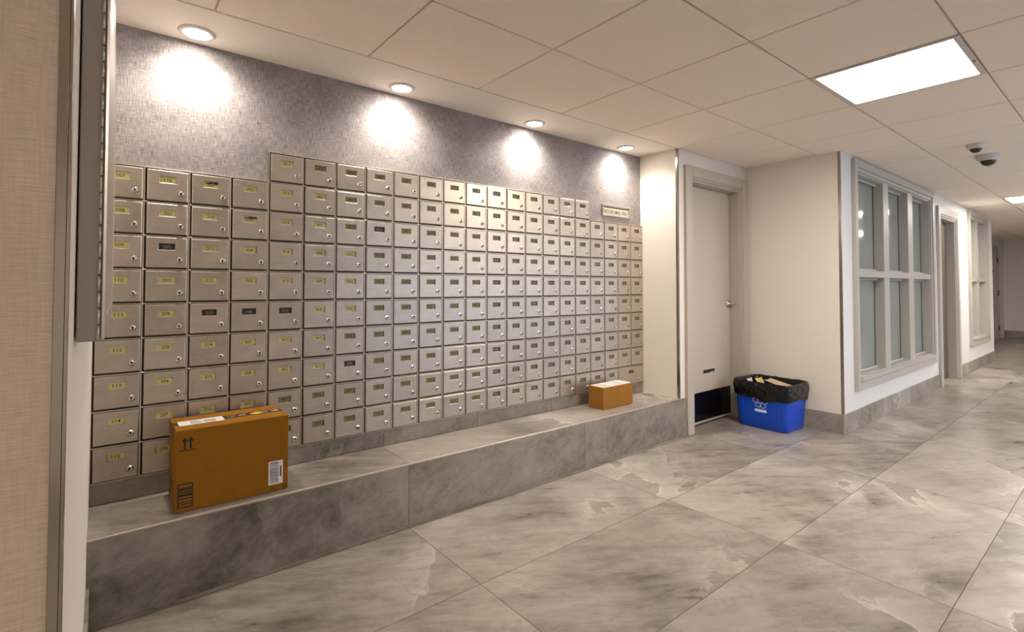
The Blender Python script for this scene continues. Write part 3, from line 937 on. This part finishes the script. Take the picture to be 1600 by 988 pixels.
# moulded corner ribs
for sy in (-1, 1):
    b = MB(); a0, c0 = lev(.06); a1, c1 = lev(.74)
    b.loft([[(-a0 - .0025, sy * (c0 - .06) - .004, .03), (-a0 + .001, sy * (c0 - .06) - .006, .03), (-a0 + .001, sy * (c0 - .06) + .006, .03), (-a0 - .0025, sy * (c0 - .06) + .004, .03)],
            [(-a1 - .0025, sy * (c1 - .06) - .004, .285), (-a1 + .001, sy * (c1 - .06) - .006, .285), (-a1 + .001, sy * (c1 - .06) + .006, .285), (-a1 - .0025, sy * (c1 - .06) + .004, .285)]], 'blue', True, True, True, False)
    b.build('corner_rib', t)
# printed loops and a white bar on the long side
b = MB()
def sidept(y, z):
    a, _ = lev(z / hz); return Vector((-a - .0012, y, z))
def stroke(pts, w_):
    for (y0, z0), (y1, z1) in zip(pts, pts[1:]):
        d_ = Vector((y1 - y0, z1 - z0)).normalized() * w_; nx, nz = -d_.y, d_.x
        b.face([sidept(y0 + nx, z0 + nz), sidept(y1 + nx, z1 + nz), sidept(y1 - nx, z1 - nz), sidept(y0 - nx, z0 - nz)], 'white')
def hexa(cy, cz, r_):
    stroke([(cy + r_ * math.cos(q * PI / 3 + PI / 6), cz + r_ * math.sin(q * PI / 3 + PI / 6)) for q in range(7)], .0021)
YS = .002
for cy, cz in ((YS + .040, .236), (YS, .236), (YS - .040, .234), (YS + .020, .201), (YS - .022, .198)): hexa(cy, cz, .0225)
b.face([sidept(YS + .050, .164), sidept(YS - .050, .164), sidept(YS - .050, .142), sidept(YS + .050, .142)], 'white')
b.build('recycling_mark', t)

# liner folded over the rim
def dense(ring, step=.005):
    out = []
    for k, a in enumerate(ring):
        b_ = ring[(k + 1) % len(ring)]
        m = max(1, int(round(math.hypot(b_[0] - a[0], b_[1] - a[1]) / step)))
        for q in range(m):
            out.append((a[0] + (b_[0] - a[0]) * q / m, a[1] + (b_[1] - a[1]) * q / m))
    return out
BASE = dense(rrect(0, 0, *lev(1.0), .045, 0))
PER = [0.0]
for a, c in zip(BASE, BASE[1:]): PER.append(PER[-1] + math.hypot(c[0] - a[0], c[1] - a[1]))
def crease(u, z, seed=0.0):
    """sharp diagonal pulls and small crumples of thin film"""
    v = 0.0
    for f, g, am in ((9, 22, 1.0), (19, -30, .6), (38, 55, .35)):
        n_ = mnoise.noise(Vector((u * f + z * g * .6 + seed, z * g * .35 + u * 2, seed * 1.7)))
        v += am * (1 - abs(n_) * 2.2) ** 3
    return v
def drop(th):
    return .258 - .009 * math.cos(th - PI * 1.25) + .010 * math.sin(3 * th + 1) + .006 * math.sin(7 * th)
rings = []
NL = 20
for i in range(NL + 1):
    f = i / NL
    o_ = .006 + .011 * math.sin(PI * min(1, f * 1.05)) ** .8
    ring = []
    for (x, y), u in zip(BASE, PER):
        th = math.atan2(y, x)
        z = drop(th) + (hz + .008 - drop(th)) * f
        sh = 1 - (1 - z / hz) * .13
        n_ = Vector((x, y, 0)).normalized()
        d_ = o_ + .0065 * crease(u, z) * (1 if f < .95 else .4)
        d_ = max(d_, .0045)
        ring.append((x * sh + n_.x * d_, y * sh + n_.y * d_, z + (.004 * crease(u * .6, 3.0, 5) if f > .9 else 0)))
    rings.append(ring)
for z, ins in ((hz + .006, .004), (hz - .01, .012), (hz - .03, .016), (.33, .020), (.30, .026), (.27, .038), (.25, .058), (.235, .09)):
    ring = []
    for (x, y), u in zip(BASE, PER):
        n_ = Vector((x, y, 0)).normalized()
        d_ = -ins - .003 * crease(u, z, 3.0)
        k_ = 1 - (1 - z / hz) * .13
        ring.append((x * k_ + n_.x * d_, y * k_ + n_.y * d_, z + (.006 * crease(u * .7, 1.0, 8) if z < .32 else .002 * crease(u * .6, 3.0, 5))))
    rings.append(ring)
o = MB().loft(rings, 'bag', False, True).build('bin_liner', None, (*BN, 0), (0, 0, -.03))
tag(o, 'shiny black bag lining the blue bin and folded over its rim', 'garbage bag')

def sheet(name, label, pts, m, cat, fold_amp=.01, thick=.0012, grp=None):
    """gently curled rectangle of paper from four corners"""
    A, B, C_, D = [Vector(p) for p in pts]
    n = 8
    top, bot = [], []
    nrm = (B - A).cross(D - A).normalized()
    g = [[A.lerp(B, i / n).lerp(D.lerp(C_, i / n), j / n) + nrm * fold_amp * math.sin(i / n * 5 + j / n * 2) for i in range(n + 1)] for j in range(n + 1)]
    b = MB()
    for s_ in (0, thick):
        for j in range(n):
            for i in range(n):
                b.face([g[j][i] + nrm * s_, g[j][i + 1] + nrm * s_, g[j + 1][i + 1] + nrm * s_, g[j + 1][i] + nrm * s_], m, True)
    bmesh.ops.remove_doubles(b.bm, verts=b.bm.verts, dist=.0002)
    o = b.build(name)
    return tag(o, label, cat, grp)
sheet('cardboard_sheet', 'tan cardboard sheet lying on top in the blue bin', [(4.80, -.80, .352), (5.00, -.78, .352), (4.99, -.60, .385), (4.86, -.60, .385)], 'kraft_flyer', 'paper', .004)
sheet('flyer', 'yellow printed flyer tucked in the middle of the blue bin', [(4.80, -.585, .345), (4.93, -.585, .345), (4.95, -.535, .392), (4.84, -.53, .392)], 'flyer', 'paper', .006)
sheet('crumpled_paper', 'crumpled white paper at the left side of the blue bin', [(4.79, -.505, .33), (4.90, -.505, .33), (4.92, -.46, .38), (4.83, -.455, .385)], 'paper', 'paper', .012)
